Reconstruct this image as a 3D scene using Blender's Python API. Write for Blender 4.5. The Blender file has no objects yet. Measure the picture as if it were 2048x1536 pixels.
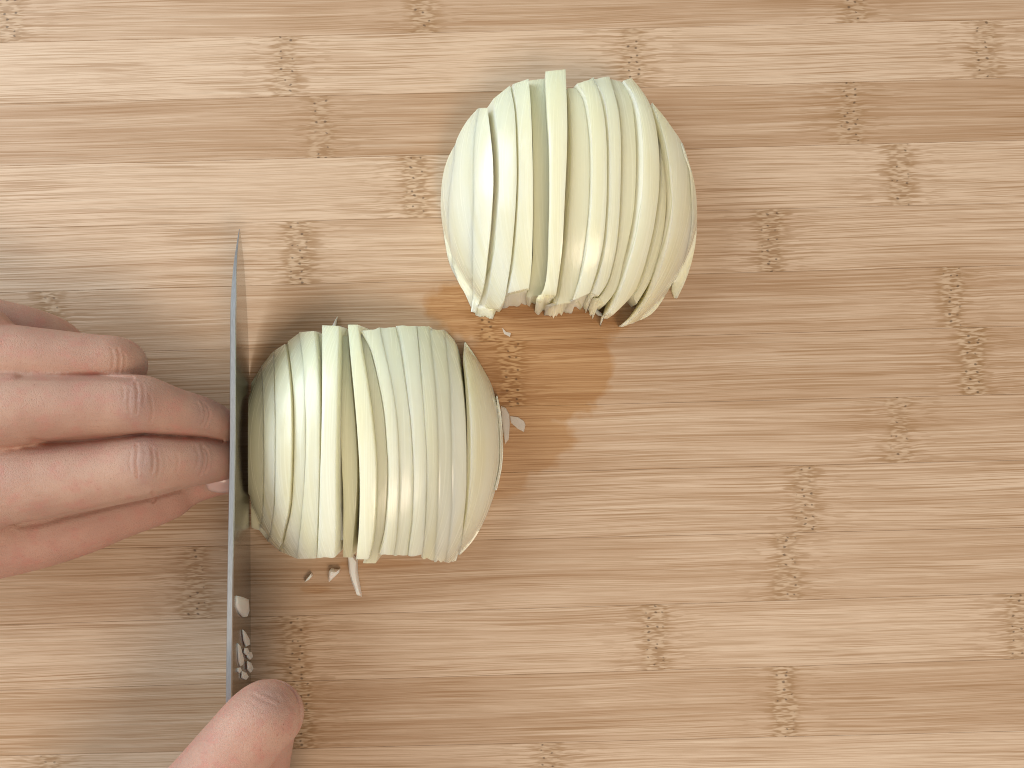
import bpy, bmesh, math, random
import numpy as np
from mathutils import Vector, Matrix

random.seed(7)
rng = np.random.default_rng(7)
S = 0.00016            # metres per photograph pixel on the board plane
HC = 0.300             # camera height above the board

# ------------------------------------------------------------------ camera
sc = bpy.context.scene
cam_d = bpy.data.cameras.new('camera')
cam = bpy.data.objects.new('camera', cam_d)
sc.collection.objects.link(cam)
cam.location = (0, 0, HC)
cam_d.sensor_width = 36.0
cam_d.lens = 36.0 * HC / (2048 * S)
cam_d.clip_start = 0.01
cam_d.clip_end = 20
sc.camera = cam

# ------------------------------------------------------------------ light
w = bpy.data.worlds.new('World'); sc.world = w
w.use_nodes = True
bg = w.node_tree.nodes['Background']
bg.inputs[0].default_value = (1.0, 0.965, 0.92, 1)
bg.inputs[1].default_value = 0.43

def area(name, loc, target, size, size_y, watts, col):
    d = bpy.data.lights.new(name, 'AREA')
    d.shape = 'RECTANGLE'; d.size = size; d.size_y = size_y
    d.energy = watts; d.color = col
    o = bpy.data.objects.new(name, d)
    sc.collection.objects.link(o)
    o.location = loc
    o.rotation_euler = (Vector(target) - Vector(loc)).to_track_quat('-Z', 'Y').to_euler()
    return o
# a window to the left, and a warm ceiling lamp behind the cook's shoulder
area('window_light', (-0.72, 0.33, 0.56), (-0.04, 0.03, 0), 0.66, 0.58, 7.4, (0.80, 0.925, 1.0))
area('ceiling_lamp', (0.40, -0.74, 1.42), (0, 0, 0), 0.55, 0.55, 10.6, (1.0, 0.80, 0.60))

sc.view_settings.view_transform = 'Standard'
sc.view_settings.look = 'None'
sc.view_settings.exposure = 0.0
sc.view_settings.gamma = 1.0
sc.cycles.max_bounces = 7
sc.cycles.diffuse_bounces = 3
sc.cycles.glossy_bounces = 3
sc.cycles.transparent_max_bounces = 8
sc.cycles.filter_width = 1.0
sc.cycles.denoising_prefilter = 'NONE'

# ------------------------------------------------------------------ helpers
def U(px, py, z=0.0):
    """photograph pixel at height z -> world point"""
    k = S * (HC - z) / HC
    return Vector(((px - 1024) * k, (768 - py) * k, z))

def link(o):
    sc.collection.objects.link(o); return o

def empty(name, loc=(0, 0, 0)):
    o = bpy.data.objects.new(name, None); o.location = loc
    o.empty_display_size = 0.02
    return link(o)

def mesh_obj(name, verts, faces, mats, parent=None, smooth=True, midx=None, loc=None):
    me = bpy.data.meshes.new(name)
    me.from_pydata([tuple(v) for v in verts], [], faces)
    me.validate()
    for m in (mats if isinstance(mats, (list, tuple)) else [mats]): me.materials.append(m)
    if midx is not None and len(midx) == len(me.polygons): me.polygons.foreach_set('material_index', midx)
    me.polygons.foreach_set('use_smooth', [smooth] * len(me.polygons))
    bm = bmesh.new(); bm.from_mesh(me)
    bmesh.ops.recalc_face_normals(bm, faces=bm.faces)
    bm.to_mesh(me); bm.free()
    o = link(bpy.data.objects.new(name, me))
    if loc is not None: o.location = loc
    if parent is not None: o.parent = parent
    return o

def tag(o, label=None, cat=None, group=None, kind=None):
    if label: o['label'] = label
    if cat: o['category'] = cat
    if group: o['group'] = group
    if kind: o['kind'] = kind
    return o

# ---- node expression helper
class NT:
    def __init__(self, name):
        self.m = bpy.data.materials.new(name); self.m.use_nodes = True
        self.t = self.m.node_tree
        self.b = self.t.nodes['Principled BSDF']
        self.b.subsurface_method = 'BURLEY'
    def n(self, typ, **kw):
        nd = self.t.nodes.new(typ)
        for k, v in kw.items(): setattr(nd, k, v)
        return nd
    def put(self, sock, v):
        if isinstance(v, E): self.t.links.new(v.s, sock)
        else:
            try: sock.default_value = v
            except Exception: sock.default_value = (v[0], v[1], v[2], 1.0)
    def math(self, op, a, b=0.0, c=None):
        nd = self.n('ShaderNodeMath', operation=op)
        self.put(nd.inputs[0], a); self.put(nd.inputs[1], b)
        if c is not None: self.put(nd.inputs[2], c)
        return E(self, nd.outputs[0])
    def comb(self, x, y, z):
        nd = self.n('ShaderNodeCombineXYZ')
        for i, v in enumerate((x, y, z)): self.put(nd.inputs[i], v)
        return E(self, nd.outputs[0])
    def sep(self, v):
        nd = self.n('ShaderNodeSeparateXYZ'); self.put(nd.inputs[0], v)
        return [E(self, nd.outputs[i]) for i in range(3)]
    def noise(self, x, y, z=0.0, detail=2.0, rough=0.5, dist=0.0):
        nd = self.n('ShaderNodeTexNoise')
        self.put(nd.inputs['Vector'], self.comb(x, y, z))
        nd.inputs['Scale'].default_value = 1.0
        nd.inputs['Detail'].default_value = detail
        nd.inputs['Roughness'].default_value = rough
        nd.inputs['Distortion'].default_value = dist
        return E(self, nd.outputs[0])
    def n2(self, x, y, off, detail=1.0, rough=0.5):
        nd = self.n('ShaderNodeTexNoise', noise_dimensions='2D')
        self.put(nd.inputs['Vector'], self.comb(x + off, y + off * 1.7, 0.0))
        nd.inputs['Scale'].default_value = 1.0
        nd.inputs['Detail'].default_value = detail
        nd.inputs['Roughness'].default_value = rough
        return E(self, nd.outputs[0])
    def voro(self, x, y, z=0.0, rnd=1.0, feature='F1', dim='3D'):
        nd = self.n('ShaderNodeTexVoronoi', feature=feature, voronoi_dimensions=dim)
        self.put(nd.inputs['Vector'], self.comb(x, y, z))
        nd.inputs['Scale'].default_value = 1.0
        nd.inputs['Randomness'].default_value = rnd
        return nd
    def ss(self, v, lo, hi, a=0.0, b=1.0):
        nd = self.n('ShaderNodeMapRange', interpolation_type='SMOOTHSTEP')
        self.put(nd.inputs[0], v)
        self.put(nd.inputs[1], lo); self.put(nd.inputs[2], hi)
        self.put(nd.inputs[3], a); self.put(nd.inputs[4], b)
        return E(self, nd.outputs[0])
    def mix(self, f, a, b, mode='MIX'):
        nd = self.n('ShaderNodeMix', data_type='RGBA', blend_type=mode)
        self.put(nd.inputs[0], f); self.put(nd.inputs[6], a); self.put(nd.inputs[7], b)
        return E(self, nd.outputs[2])
    def attr(self, name):
        nd = self.n('ShaderNodeAttribute', attribute_type='OBJECT', attribute_name=name)
        return E(self, nd.outputs['Fac'])
    def objmm(self):
        nd = self.n('ShaderNodeTexCoord')
        return [v * 1000.0 for v in self.sep(E(self, nd.outputs['Object']))]
    def worldmm(self):
        nd = self.n('ShaderNodeNewGeometry')
        return [v * 1000.0 for v in self.sep(E(self, nd.outputs['Position']))]
    def bump(self, h, strength, dist):
        nd = self.n('ShaderNodeBump')
        self.put(nd.inputs['Height'], h)
        nd.inputs['Strength'].default_value = strength
        nd.inputs['Distance'].default_value = dist
        self.t.links.new(nd.outputs[0], self.b.inputs['Normal'])
        return nd
    def set(self, **kw):
        for k, v in kw.items():
            self.put(self.b.inputs[k.replace('_', ' ')], v)

class E:
    def __init__(self, nt, s): self.nt, self.s = nt, s
    def __add__(self, o): return self.nt.math('ADD', self, o)
    __radd__ = __add__
    def __sub__(self, o): return self.nt.math('SUBTRACT', self, o)
    def __rsub__(self, o): return self.nt.math('SUBTRACT', o, self)
    def __mul__(self, o): return self.nt.math('MULTIPLY', self, o)
    __rmul__ = __mul__
    def __truediv__(self, o): return self.nt.math('DIVIDE', self, o)
    def abs(self): return self.nt.math('ABSOLUTE', self)
    def min(self, o): return self.nt.math('MINIMUM', self, o)
    def max(self, o): return self.nt.math('MAXIMUM', self, o)
    def pow(self, p): return self.nt.math('POWER', self, p)
    def sqrt(self): return self.nt.math('SQRT', self)

# ------------------------------------------------------------------ materials
def mat_bamboo():
    n = NT('bamboo')
    x, y, z = n.objmm()
    seed = n.attr('seed') * 13.7; tone = n.attr('tone'); lines = n.attr('lines')
    xk = [x - n.attr('knot_' + k) for k in 'abc']
    d = xk[0].abs().min(xk[1].abs()).min(xk[2].abs())
    prox = n.ss(d, 3.0, 24.0, 1.0, 0.0)
    # the fibres wander a little, more so beside the nodes
    wav = (n.n2(x * 0.014, y * 0.04, seed + 3.0, 0.0) - 0.5) * 1.5
    wav2 = (n.n2(x * 0.10, y * 0.30, seed + 8.0, 0.0) - 0.5) * 0.8 * prox
    yy = y + wav + wav2
    broad = n.n2(x * 0.008, yy * 0.20, seed, 3.0, 0.6)
    mid = n.n2(x * 0.012, yy * 0.9, seed + 21.0, 2.0, 0.6)
    fine = n.n2(x * 0.012, yy * 1.55, seed + 40.0, 2.0, 0.65)
    hair = n.n2(x * 0.022, yy * 2.1, seed + 55.0, 1.0, 0.5)
    short = n.n2(x * 0.13, yy * 1.5, seed + 61.0, 1.0, 0.55)
    patch = n.n2(x * 0.020, y * 0.12, seed + 77.0, 1.0)
    pale = (0.675, 0.494, 0.345, 1); deep = (0.470, 0.298, 0.178, 1)
    t = n.ss(broad * 0.80 + mid * 0.62 + (tone - 0.5) * 0.80, 0.34, 1.08)
    col = n.mix(t, deep, pale)
    streak = (0.325, 0.168, 0.070, 1)
    gate = n.ss(patch + (lines - 0.5) * 0.6, 0.34, 0.64, 0.18, 1.0)
    d1 = n.ss(fine, 0.555, 0.640) * gate
    d2 = n.ss(hair, 0.585, 0.660) * (gate * 0.8 + 0.2)
    col = n.mix(d1 * 0.42, col, streak)
    col = n.mix(d2 * 0.56, col, streak)
    col = n.mix(n.ss(fine, 0.44, 0.34) * 0.22, col, (0.74, 0.60, 0.45, 1))
    col = n.mix(n.ss(short, 0.52, 0.62) * (prox * 0.42 + 0.10), col, (0.36, 0.21, 0.105, 1))
    hi = n.n2(x * 0.032, yy * 3.4, seed + 33.0, 0.0)
    col = n.mix(n.ss(hi, 0.50, 0.72) * 0.38, col, (0.34, 0.19, 0.085, 1))
    # node band, ragged fibre by fibre
    rag = (n.n2(x * 0.03, yy * 1.1, seed + 90.0, 2.0, 0.7) - 0.5) * 7.0 + (n.n2(x * 0.001, y * 0.11, seed + 95.0, 0.0) - 0.5) * 5.0
    dd = d + rag * 0.55
    kd = n.attr('knot_dark')
    band = n.ss(dd, 2.6, 4.6, 1.0, 0.0)
    slash = n.n2(x * 0.26, y * 1.45, seed + 101.0, 1.0, 0.6)
    bcol = n.mix(n.ss(slash, 0.40, 0.62), (0.285, 0.150, 0.058, 1), (0.60, 0.43, 0.28, 1))
    col = n.mix(band * (kd * 0.62 + 0.22), col, bcol)
    edge = n.ss(dd, 3.6, 8.0, 1.0, 0.0) * n.ss(dd, 2.2, 3.8) * n.ss(short, 0.40, 0.58)
    col = n.mix(edge * (kd * 0.6 + 0.15), col, (0.34, 0.19, 0.085, 1))
    # vessel pores in the node: two loose columns
    pore = None
    for k in range(2):
        xs = (xk[0] if k < 0 else d)
        v = n.voro(x * 0.36 + (rag * 0.06), y * 0.44, seed + 7.0 * k, 0.8, 'F1', '2D')
        break
    cellr = n.sep(E(n, v.outputs['Color']))
    lim = n.ss(d + rag * 0.12, 2.2, 3.2, 1.0, 0.0)
    pore = n.ss(E(n, v.outputs['Distance']), cellr[1] * 0.05 + 0.04, cellr[1] * 0.08 + 0.17, 1.0, 0.0) * lim * n.ss(cellr[0], 0.38, 0.46)
    col = n.mix(pore * 0.66, col, (0.070, 0.040, 0.022, 1))
    # stain of onion juice soaked into the fibres
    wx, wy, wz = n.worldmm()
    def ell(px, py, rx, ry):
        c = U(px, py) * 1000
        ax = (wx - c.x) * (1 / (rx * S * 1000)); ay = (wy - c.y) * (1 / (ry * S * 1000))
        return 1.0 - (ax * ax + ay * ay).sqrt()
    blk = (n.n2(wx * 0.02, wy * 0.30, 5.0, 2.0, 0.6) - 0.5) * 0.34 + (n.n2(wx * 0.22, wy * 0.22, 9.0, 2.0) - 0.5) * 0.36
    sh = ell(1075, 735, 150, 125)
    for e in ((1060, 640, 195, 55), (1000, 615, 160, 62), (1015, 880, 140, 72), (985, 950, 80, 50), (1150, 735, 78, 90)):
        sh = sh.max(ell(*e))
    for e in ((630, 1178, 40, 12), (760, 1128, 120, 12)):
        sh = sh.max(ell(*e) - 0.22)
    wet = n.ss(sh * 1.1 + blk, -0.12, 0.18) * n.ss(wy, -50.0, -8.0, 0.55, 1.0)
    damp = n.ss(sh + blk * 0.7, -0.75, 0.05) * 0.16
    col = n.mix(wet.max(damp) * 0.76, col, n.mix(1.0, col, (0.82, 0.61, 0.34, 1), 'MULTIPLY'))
    n.set(Base_Color=col, Roughness=0.50 - wet * 0.24 + (fine - 0.5) * 0.2, Specular_IOR_Level=0.34)
    h = (n.n2(x * 0.03, y * 1.9, seed + 40.0, 0.0) - 0.5) + (n.n2(x * 0.24, y * 2.2, seed + 101.0, 0.0) - 0.5) * n.ss(d, 3.0, 6.0, 1.2, 0.0)
    n.bump(h, 0.5, 0.00012)
    return n.m

def mat_onion(name, base, cut=False):
    n = NT(name)
    x, y, z = n.objmm()
    yb = y / 50.0
    conv = (1.0 - yb * yb).max(0.2).sqrt()
    fx = x / conv
    r = n.noise(fx * 0.22, y * 0.014, z * 0.05, 3.0, 0.6)
    vein = n.noise(fx * 1.5, y * 0.022, z * 0.1, 2.0, 0.55)
    var = n.noise(x * 0.07, y * 0.05, z * 0.05, 2.0)
    sl = n.attr('hue')
    green = n.ss(y, -6.0, 40.0, 0.0, 0.75)
    c = n.mix(n.ss(r * 0.6 + var * 0.4 + sl, 0.32, 0.72), base[0], base[1])
    c = n.mix(green * (0.35 + var * 0.6), c, base[2])
    c = n.mix(n.ss(vein, 0.56, 0.74) * 0.14, c, (0.86, 0.87, 0.76, 1))
    c = n.mix(n.ss(vein, 0.46, 0.28) * 0.12, c, (0.70, 0.70, 0.46, 1))
    if cut:
        rr = ((x / 41.0) * (x / 41.0) + (y / 46.0) * (y / 46.0) + (z / 38.0) * (z / 38.0)).sqrt()
        wob = n.noise(x * 0.1, y * 0.1, z * 0.1, 1.0) * 0.06
        ringv = n.math('FRACT', (rr + wob) * 7.0)
        ring = n.ss((ringv - 0.5).abs(), 0.42, 0.49)
        c = n.mix(ring * 0.75, c, (0.66, 0.66, 0.44, 1))
    n.set(Base_Color=c, Roughness=0.26 + (vein - 0.5) * 0.18 + (0.18 if cut else 0.0), Specular_IOR_Level=0.55,
          Subsurface_Weight=0.85, Subsurface_Scale=0.0080, Coat_Weight=0.0 if cut else 0.08, Coat_Roughness=0.16)
    n.b.inputs['Subsurface Radius'].default_value = (1.0, 0.9, 0.55)
    grit = n.noise(x * 2.2, y * 0.5, z * 2.0, 2.0, 0.6)
    if cut: grit = n.noise(x * 1.6, y * 0.8, z * 1.6, 3.0, 0.65)
    dim = n.noise(x * 0.55, y * 0.22, z * 0.4, 2.0, 0.6)
    n.bump((vein - 0.5) * 0.35 + (dim - 0.5) * 1.3 + (grit - 0.5) * (0.9 if cut else 0.22), 0.40, 0.00016)
    return n.m

def mat_scrap(name, col, alpha=1.0, trans=0.0):
    n = NT(name)
    x, y, z = n.objmm()
    v = n.noise(x * 0.7, y * 0.25, z, 2.0)
    c = n.mix(v, tuple(k * 0.9 for k in col[:3]) + (1,), col)
    n.set(Base_Color=c, Roughness=0.36, Subsurface_Weight=0.2 if alpha == 1 else 0.0, Subsurface_Scale=0.003, Transmission_Weight=trans, Alpha=alpha)
    n.bump(n.noise(x * 1.5, y * 0.4, z * 1.5, 2.0), 0.5, 0.0002)
    return n.m

def mat_skin(name, tint=1.0, pink=0.0):
    n = NT(name)
    x, y, z = n.objmm()
    a = n.noise(x * 0.045, y * 0.045, z * 0.045, 3.0, 0.6)
    b = n.noise(x * 0.22, y * 0.22, z * 0.22, 3.0, 0.6)
    f = n.noise(x * 1.6, y * 1.6, z * 1.6, 2.0, 0.6)
    c = n.mix(n.ss(a, 0.34, 0.66), (0.510 * tint, 0.288 * tint, 0.214 * tint, 1), (0.610 * tint, 0.376 * tint, 0.280 * tint, 1))
    c = n.mix(n.ss(b, 0.46, 0.70) * 0.50 + pink, c, (0.59 * tint, 0.255 * tint, 0.205 * tint, 1))
    c = n.mix(n.ss(f, 0.56, 0.72) * 0.32, c, (0.42 * tint, 0.21 * tint, 0.15 * tint, 1))
    ga = n.n('ShaderNodeAttribute', attribute_type='GEOMETRY', attribute_name='pigment')
    c = n.mix(E(n, ga.outputs['Fac']) * (0.35 + b * 0.60), c, (0.365 * tint, 0.225 * tint, 0.190 * tint, 1))
    gb = n.n('ShaderNodeAttribute', attribute_type='GEOMETRY', attribute_name='blush')
    c = n.mix(E(n, gb.outputs['Fac']) * (a * 0.5), c, (0.58 * tint, 0.240 * tint, 0.180 * tint, 1))
    # pores
    pv = n.voro(x * 0.62, y * 0.62, z * 0.62, 1.0)
    pr = n.sep(E(n, pv.outputs['Color']))[0]
    pore = n.ss(E(n, pv.outputs['Distance']), 0.05, 0.20, 1.0, 0.0) * n.ss(pr, 0.55, 0.7) * n.ss(a, 0.42, 0.6)
    c = n.mix(pore * 0.5, c, (0.40 * tint, 0.17 * tint, 0.12 * tint, 1))
    n.set(Base_Color=c, Roughness=0.50 + (b - 0.5) * 0.2, Specular_IOR_Level=0.40, Subsurface_Weight=0.35, Subsurface_Scale=0.0030)
    n.b.inputs['Subsurface Radius'].default_value = (1.0, 0.30, 0.18)
    cr = n.voro(x * 1.1, y * 1.1, z * 1.1, 1.0, 'DISTANCE_TO_EDGE')
    ce = n.ss(E(n, cr.outputs['Distance']), 0.0, 0.16)
    cr2 = n.voro(x * 2.3 + b * 2.0, y * 1.1, z * 1.4, 1.0, 'DISTANCE_TO_EDGE')
    ce2 = n.ss(E(n, cr2.outputs['Distance']), 0.0, 0.15)
    n.bump(ce * 0.35 + ce2 * 0.35 + (f - 0.5) * 0.5 - pore * 0.9 + (b - 0.5) * 1.0, 0.55, 0.00020)
    return n.m

def mat_steel():
    n = NT('brushed_steel')
    x, y, z = n.objmm()
    br = n.noise(x * 0.3, y * 0.05, z * 6.0, 3.0, 0.6)
    sm = n.noise(x * 0.1, y * 0.10, z * 0.12, 3.0, 0.6)
    c = n.mix(sm, (0.36, 0.36, 0.35, 1), (0.58, 0.58, 0.57, 1))
    n.set(Base_Color=c, Metallic=1.0, Roughness=0.10 + br * 0.09 + sm * 0.10)
    n.bump(br, 0.12, 0.00005)
    return n.m

def mat_spine():
    n = NT('satin_spine_steel')
    x, y, z = n.objmm()
    br = n.noise(x * 4.0, y * 0.5, z, 3.0, 0.6)
    n.set(Base_Color=n.mix(br, (0.42, 0.44, 0.46, 1), (0.62, 0.64, 0.66, 1)), Metallic=1.0, Roughness=0.36 + br * 0.12)
    n.bump(br, 0.25, 0.00006)
    return n.m

def mat_plain(name, c1, c2, rough=0.6, sc_=0.05):
    n = NT(name)
    x, y, z = n.worldmm()
    v = n.noise(x * sc_, y * sc_, z * sc_, 4.0, 0.6)
    n.set(Base_Color=n.mix(v, c1, c2), Roughness=rough)
    return n.m

M_bamboo = mat_bamboo()
ONA = ((0.825, 0.785, 0.530, 1), (0.865, 0.855, 0.685, 1), (0.735, 0.810, 0.545, 1))
ONC = ((0.84, 0.81, 0.62, 1), (0.88, 0.87, 0.75, 1), (0.79, 0.83, 0.65, 1))
M_onion = mat_onion('onion_flesh', ONA)
M_cut = mat_onion('onion_cut_face', ONC, True)
M_scrap = mat_scrap('onion_scrap', (0.96, 0.95, 0.90, 1))
M_film = mat_scrap('onion_membrane', (0.88, 0.82, 0.72, 1), alpha=0.42)
M_skin = mat_skin('skin', 0.93)
M_skin2 = mat_skin('skin_pinker', 0.98, 0.14)
M_steel = mat_steel(); M_spine = mat_spine()
M_nail = NT('nail')
M_nail.set(Base_Color=(0.62, 0.42, 0.38, 1), Roughness=0.22, Subsurface_Weight=0.3, Subsurface_Scale=0.002)
M_nail = M_nail.m

# ------------------------------------------------------------------ setting
ct = mesh_obj('countertop', [(-0.6, -0.5, -0.022), (0.6, -0.5, -0.022), (0.6, 0.5, -0.022), (-0.6, 0.5, -0.022)], [(0, 1, 2, 3)],
              mat_plain('counter_stone', (0.45, 0.44, 0.42, 1), (0.55, 0.54, 0.52, 1), 0.35))
tag(ct, kind='structure')

# ------------------------------------------------------------------ cutting board
board = empty('cutting_board', (0, 0, -0.02))
tag(board, 'pale bamboo cutting board of glued horizontal strips with a juice stain', 'cutting board')
EDGE = [(-170, -222), (-42, -90), (85, 38), (208, 155), (332, 280), (457, 405), (585, 530), (711, 652), (838, 788), (970, 920), (1102, 1055),
        (1250, 1186), (1381, 1318), (1512, 1462), (1640, 1590), (1768, 1716)]
ROWS = [  # knots in px, tone, lines, darkness of the knot
    ((300,), .5, .5, .4), ((20, 845, 1710), .40, .50, .45), ((570, 1265, 1970), .92, .48, .42), ((640, 1700), .32, .55, .35),
    ((830, 1800), .86, .45, .60), ((597, 1540), .66, .62, .62), ((100, 975, 1905), .42, .60, .70), ((1022, 1945), .36, .80, .80),
    ((1798, 420), .48, .66, .42), ((1610, 560), .60, .86, .48), ((390, 1575), .46, .38, .48), ((590, 1310, 2040), .66, .45, .55),
    ((605, 1570), .36, .55, .66), ((100, 1100), .72, .45, .40), ((700,), .5, .5, .4)]
XL, XR = -0.215, 0.215
for i, (kn, tone, lines, dark) in enumerate(ROWS):
    def yat(e, X): return (768 - (e[0] + (e[1] - e[0]) * ((X / S + 1024) / 2048.0))) * S
    g = 0.000025
    t0, t1 = yat(EDGE[i], XL) - g, yat(EDGE[i], XR) - g
    b0, b1 = yat(EDGE[i + 1], XL) + g, yat(EDGE[i + 1], XR) + g
    cy = (t0 + t1 + b0 + b1) / 4
    ang = math.atan2((t1 + b1 - t0 - b0) / 2, XR - XL)
    ztop = random.uniform(-0.00003, 0.0)
    bm = bmesh.new()
    Ri = Matrix.Rotation(-ang, 3, 'Z')
    cs = [Ri @ Vector((a, b - cy, 0)) for a, b in ((XL, b0), (XR, b1), (XR, t1), (XL, t0))]
    lo = [bm.verts.new((c.x, c.y, -0.02)) for c in cs]
    hi = [bm.verts.new((c.x, c.y, ztop)) for c in cs]
    bm.faces.new(lo[::-1]); top = bm.faces.new(hi)
    for k in range(4): bm.faces.new((lo[k], lo[(k + 1) % 4], hi[(k + 1) % 4], hi[k]))
    bmesh.ops.bevel(bm, geom=list(top.edges), offset=0.00007, segments=1, affect='EDGES')
    me = bpy.data.meshes.new('bamboo_strip'); bm.to_mesh(me); bm.free()
    me.materials.append(M_bamboo)
    o = link(bpy.data.objects.new('bamboo_strip', me))
    o.parent = board; o.location = (0, cy, 0.02); o.rotation_euler = (0, 0, ang)
    ks = [((k - 1024) * S * 1000) for k in kn] + [900.0] * 3
    o['knot_a'], o['knot_b'], o['knot_c'] = ks[0], ks[1], ks[2]
    o['seed'] = float(i * 1.37 + 0.5); o['tone'] = float(tone); o['lines'] = float(lines); o['knot_dark'] = float(dark)

# ------------------------------------------------------------------ sliced onion halves
LEAN = 0.145           # tangent of the blade's lean to the right
def blade_x(z): return -0.0838 + LEAN * z

def poly_resample(pts, N):
    P = np.array(pts, float)
    # Catmull-Rom, then uniform by arc length
    Q = np.vstack([2 * P[0] - P[1], P, 2 * P[-1] - P[-2]])
    out = []
    for i in range(len(P) - 1):
        p0, p1, p2, p3 = Q[i], Q[i + 1], Q[i + 2], Q[i + 3]
        for t in np.linspace(0, 1, 12, endpoint=False):
            out.append(0.5 * ((2 * p1) + (-p0 + p2) * t + (2 * p0 - 5 * p1 + 4 * p2 - p3) * t * t + (-p0 + 3 * p1 - 3 * p2 + p3) * t ** 3))
    out.append(P[-1]); out = np.array(out)
    L = np.concatenate([[0], np.cumsum(np.linalg.norm(np.diff(out, axis=0), axis=1))])
    s = np.linspace(0, L[-1], N)
    return np.stack([np.interp(s, L, out[:, k]) for k in range(out.shape[1])], 1)

class Dome:
    def __init__(s, cx, cy, a, bt, bb, H):
        c = U(cx, cy); s.c = c; s.a = a * S; s.bt = bt * S; s.bb = bb * S; s.H = H
    def z(s, X, Y):
        dx = (X - s.c.x) / s.a; dy = Y - s.c.y
        dy = dy / (s.bt if dy > 0 else s.bb)
        r = math.sqrt(dx * dx + dy * dy)
        return s.H * math.sqrt(max(0.0, 1 - r ** 2.5))
    def solve(s, px, py, dz, zmin):
        z = s.H * 0.6
        for _ in range(25):
            p = U(px, py, z)
            zn = max(zmin, s.z(p.x, p.y) + dz)
            z = 0.5 * z + 0.5 * zn
        return U(px, py, z)

def make_slice(parent, dome, conv, left, right, dz=0.0, tilt=0.0, facet=0.0, fdrop=0.0026, rag=(0.0, 0.0), hue=0.0, zmin=0.0012, clip=False, name='slice', lift=0.0, back=0.0):
    N, Mx = 46, 10
    Lp = poly_resample([conv(p) for p in left], N); Rp = poly_resample([conv(p) for p in right], N)
    us = list(np.linspace(0, 1, Mx))
    if facet > 0: us = [0.0] + list(np.linspace(facet, 1, Mx - 1))
    c = parent.location
    verts, faces, mi = [], [], []
    inset = 0.00012
    wv = rng.uniform(0, 6.28); wa = rng.uniform(0.3, 0.9)
    ragc = rng.normal(0, .6, len(us))
    k3 = np.array([.25, .5, .25])
    ragt = np.convolve(rng.normal(0, 1, len(us) + 2), k3, 'valid') * .8; ragb = np.convolve(rng.normal(0, 1, len(us) + 2), k3, 'valid') * .8
    for i in range(N):
        t = i / (N - 1)
        for j, u in enumerate(us):
            p = Lp[i] * (1 - u) + Rp[i] * u
            q = dome.solve(p[0], p[1], dz, zmin)
            if i == 0: q.y += ragt[j] * rag[0]
            if i == N - 1: q.y += ragb[j] * rag[1] + back
            if i == N - 2: q.y += back * 0.5
            zz = q.z + tilt * (0.5 - u)
            if facet > 0 and j == 0: zz -= fdrop * min(1.0, q.z / 0.012)
            if u <= 0.001: q.x -= 0.00022; zz -= 0.00025
            if u >= 0.999: q.x -= 0.00003; zz -= 0.00008
            zz += 0.00012 * math.sin(t * 9 * wa + wv)
            zz = max(zz, zmin * 0.8)
            if clip: q.x = max(q.x, blade_x(zz) + 0.0005)
            verts.append((q.x - c.x, q.y - c.y, zz - c.z))
    K = len(us)
    def T(i, j): return i * K + j
    for i in range(N - 1):
        for j in range(K - 1):
            faces.append((T(i, j), T(i, j + 1), T(i + 1, j + 1), T(i + 1, j)))
            mi.append(1 if (facet > 0 and j == 0) else 0)
    base = len(verts)
    for i in range(N):
        for j in range(K):
            v = verts[T(i, j)]
            x = v[0]
            if clip: x = max(x, blade_x(0.0) + 0.0005 - c.x)
            yb_ = v[1] - (back if i == N - 1 else 0.0)
            verts.append((x, yb_ + (ragc[j] * rag[1] if i == N - 1 else 0.0), 0.0001 + lift - c.z))
    def B(i, j): return base + i * K + j
    # duplicated rim so that the cut edges stay crisp
    def wall(ring_t, ring_b):
        nonlocal verts
        s0 = len(verts)
        n_ = len(ring_t)
        for k in ring_t: verts.append(verts[k])
        for k in ring_b: verts.append(verts[k])
        hs = [verts[k][2] for k in ring_t]
        for k in range(n_ - 1):
            faces.append((s0 + k, s0 + k + 1, s0 + n_ + k + 1, s0 + n_ + k)); mi.append(1 if hs[k] > 0.004 else 0)
    wall([T(i, 0) for i in range(N)], [B(i, 0) for i in range(N)])
    wall([T(i, K - 1) for i in range(N)][::-1], [B(i, K - 1) for i in range(N)][::-1])
    wall([T(0, j) for j in range(K)][::-1], [B(0, j) for j in range(K)][::-1])
    wall([T(N - 1, j) for j in range(K)], [B(N - 1, j) for j in range(K)])
    for i in range(N - 1):
        for j in range(K - 1):
            faces.append((B(i, j + 1), B(i, j), B(i + 1, j), B(i + 1, j + 1))); mi.append(1)
    # facets' first row also needs a crisp ridge: split by duplicating verts
    me = bpy.data.meshes.new(name)
    me.from_pydata(verts, [], faces)
    me.materials.append(M_onion); me.materials.append(M_cut)
    me.polygons.foreach_set('material_index', mi)
    me.polygons.foreach_set('use_smooth', [True] * len(faces))
    if facet > 0:
        me.set_sharp_from_angle(angle=math.radians(28))
    me.update()
    o = link(bpy.data.objects.new(name, me)); o.parent = parent
    o['hue'] = float(hue)
    return o

# --- upper onion half (coordinates read on a 2.56x enlargement)
cA = lambda p: (p[0] / 2.56 + 840, p[1] / 2.56 + 100)
dA = Dome(1138, 386, 258, 252, 300, 0.034)
onA = empty('onion_half', (dA.c.x, dA.c.y, 0))
tag(onA, 'onion half cut into leaning slices, with hollowed root end, far from the knife', 'onion', 'sliced onion halves')
A = []
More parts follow.
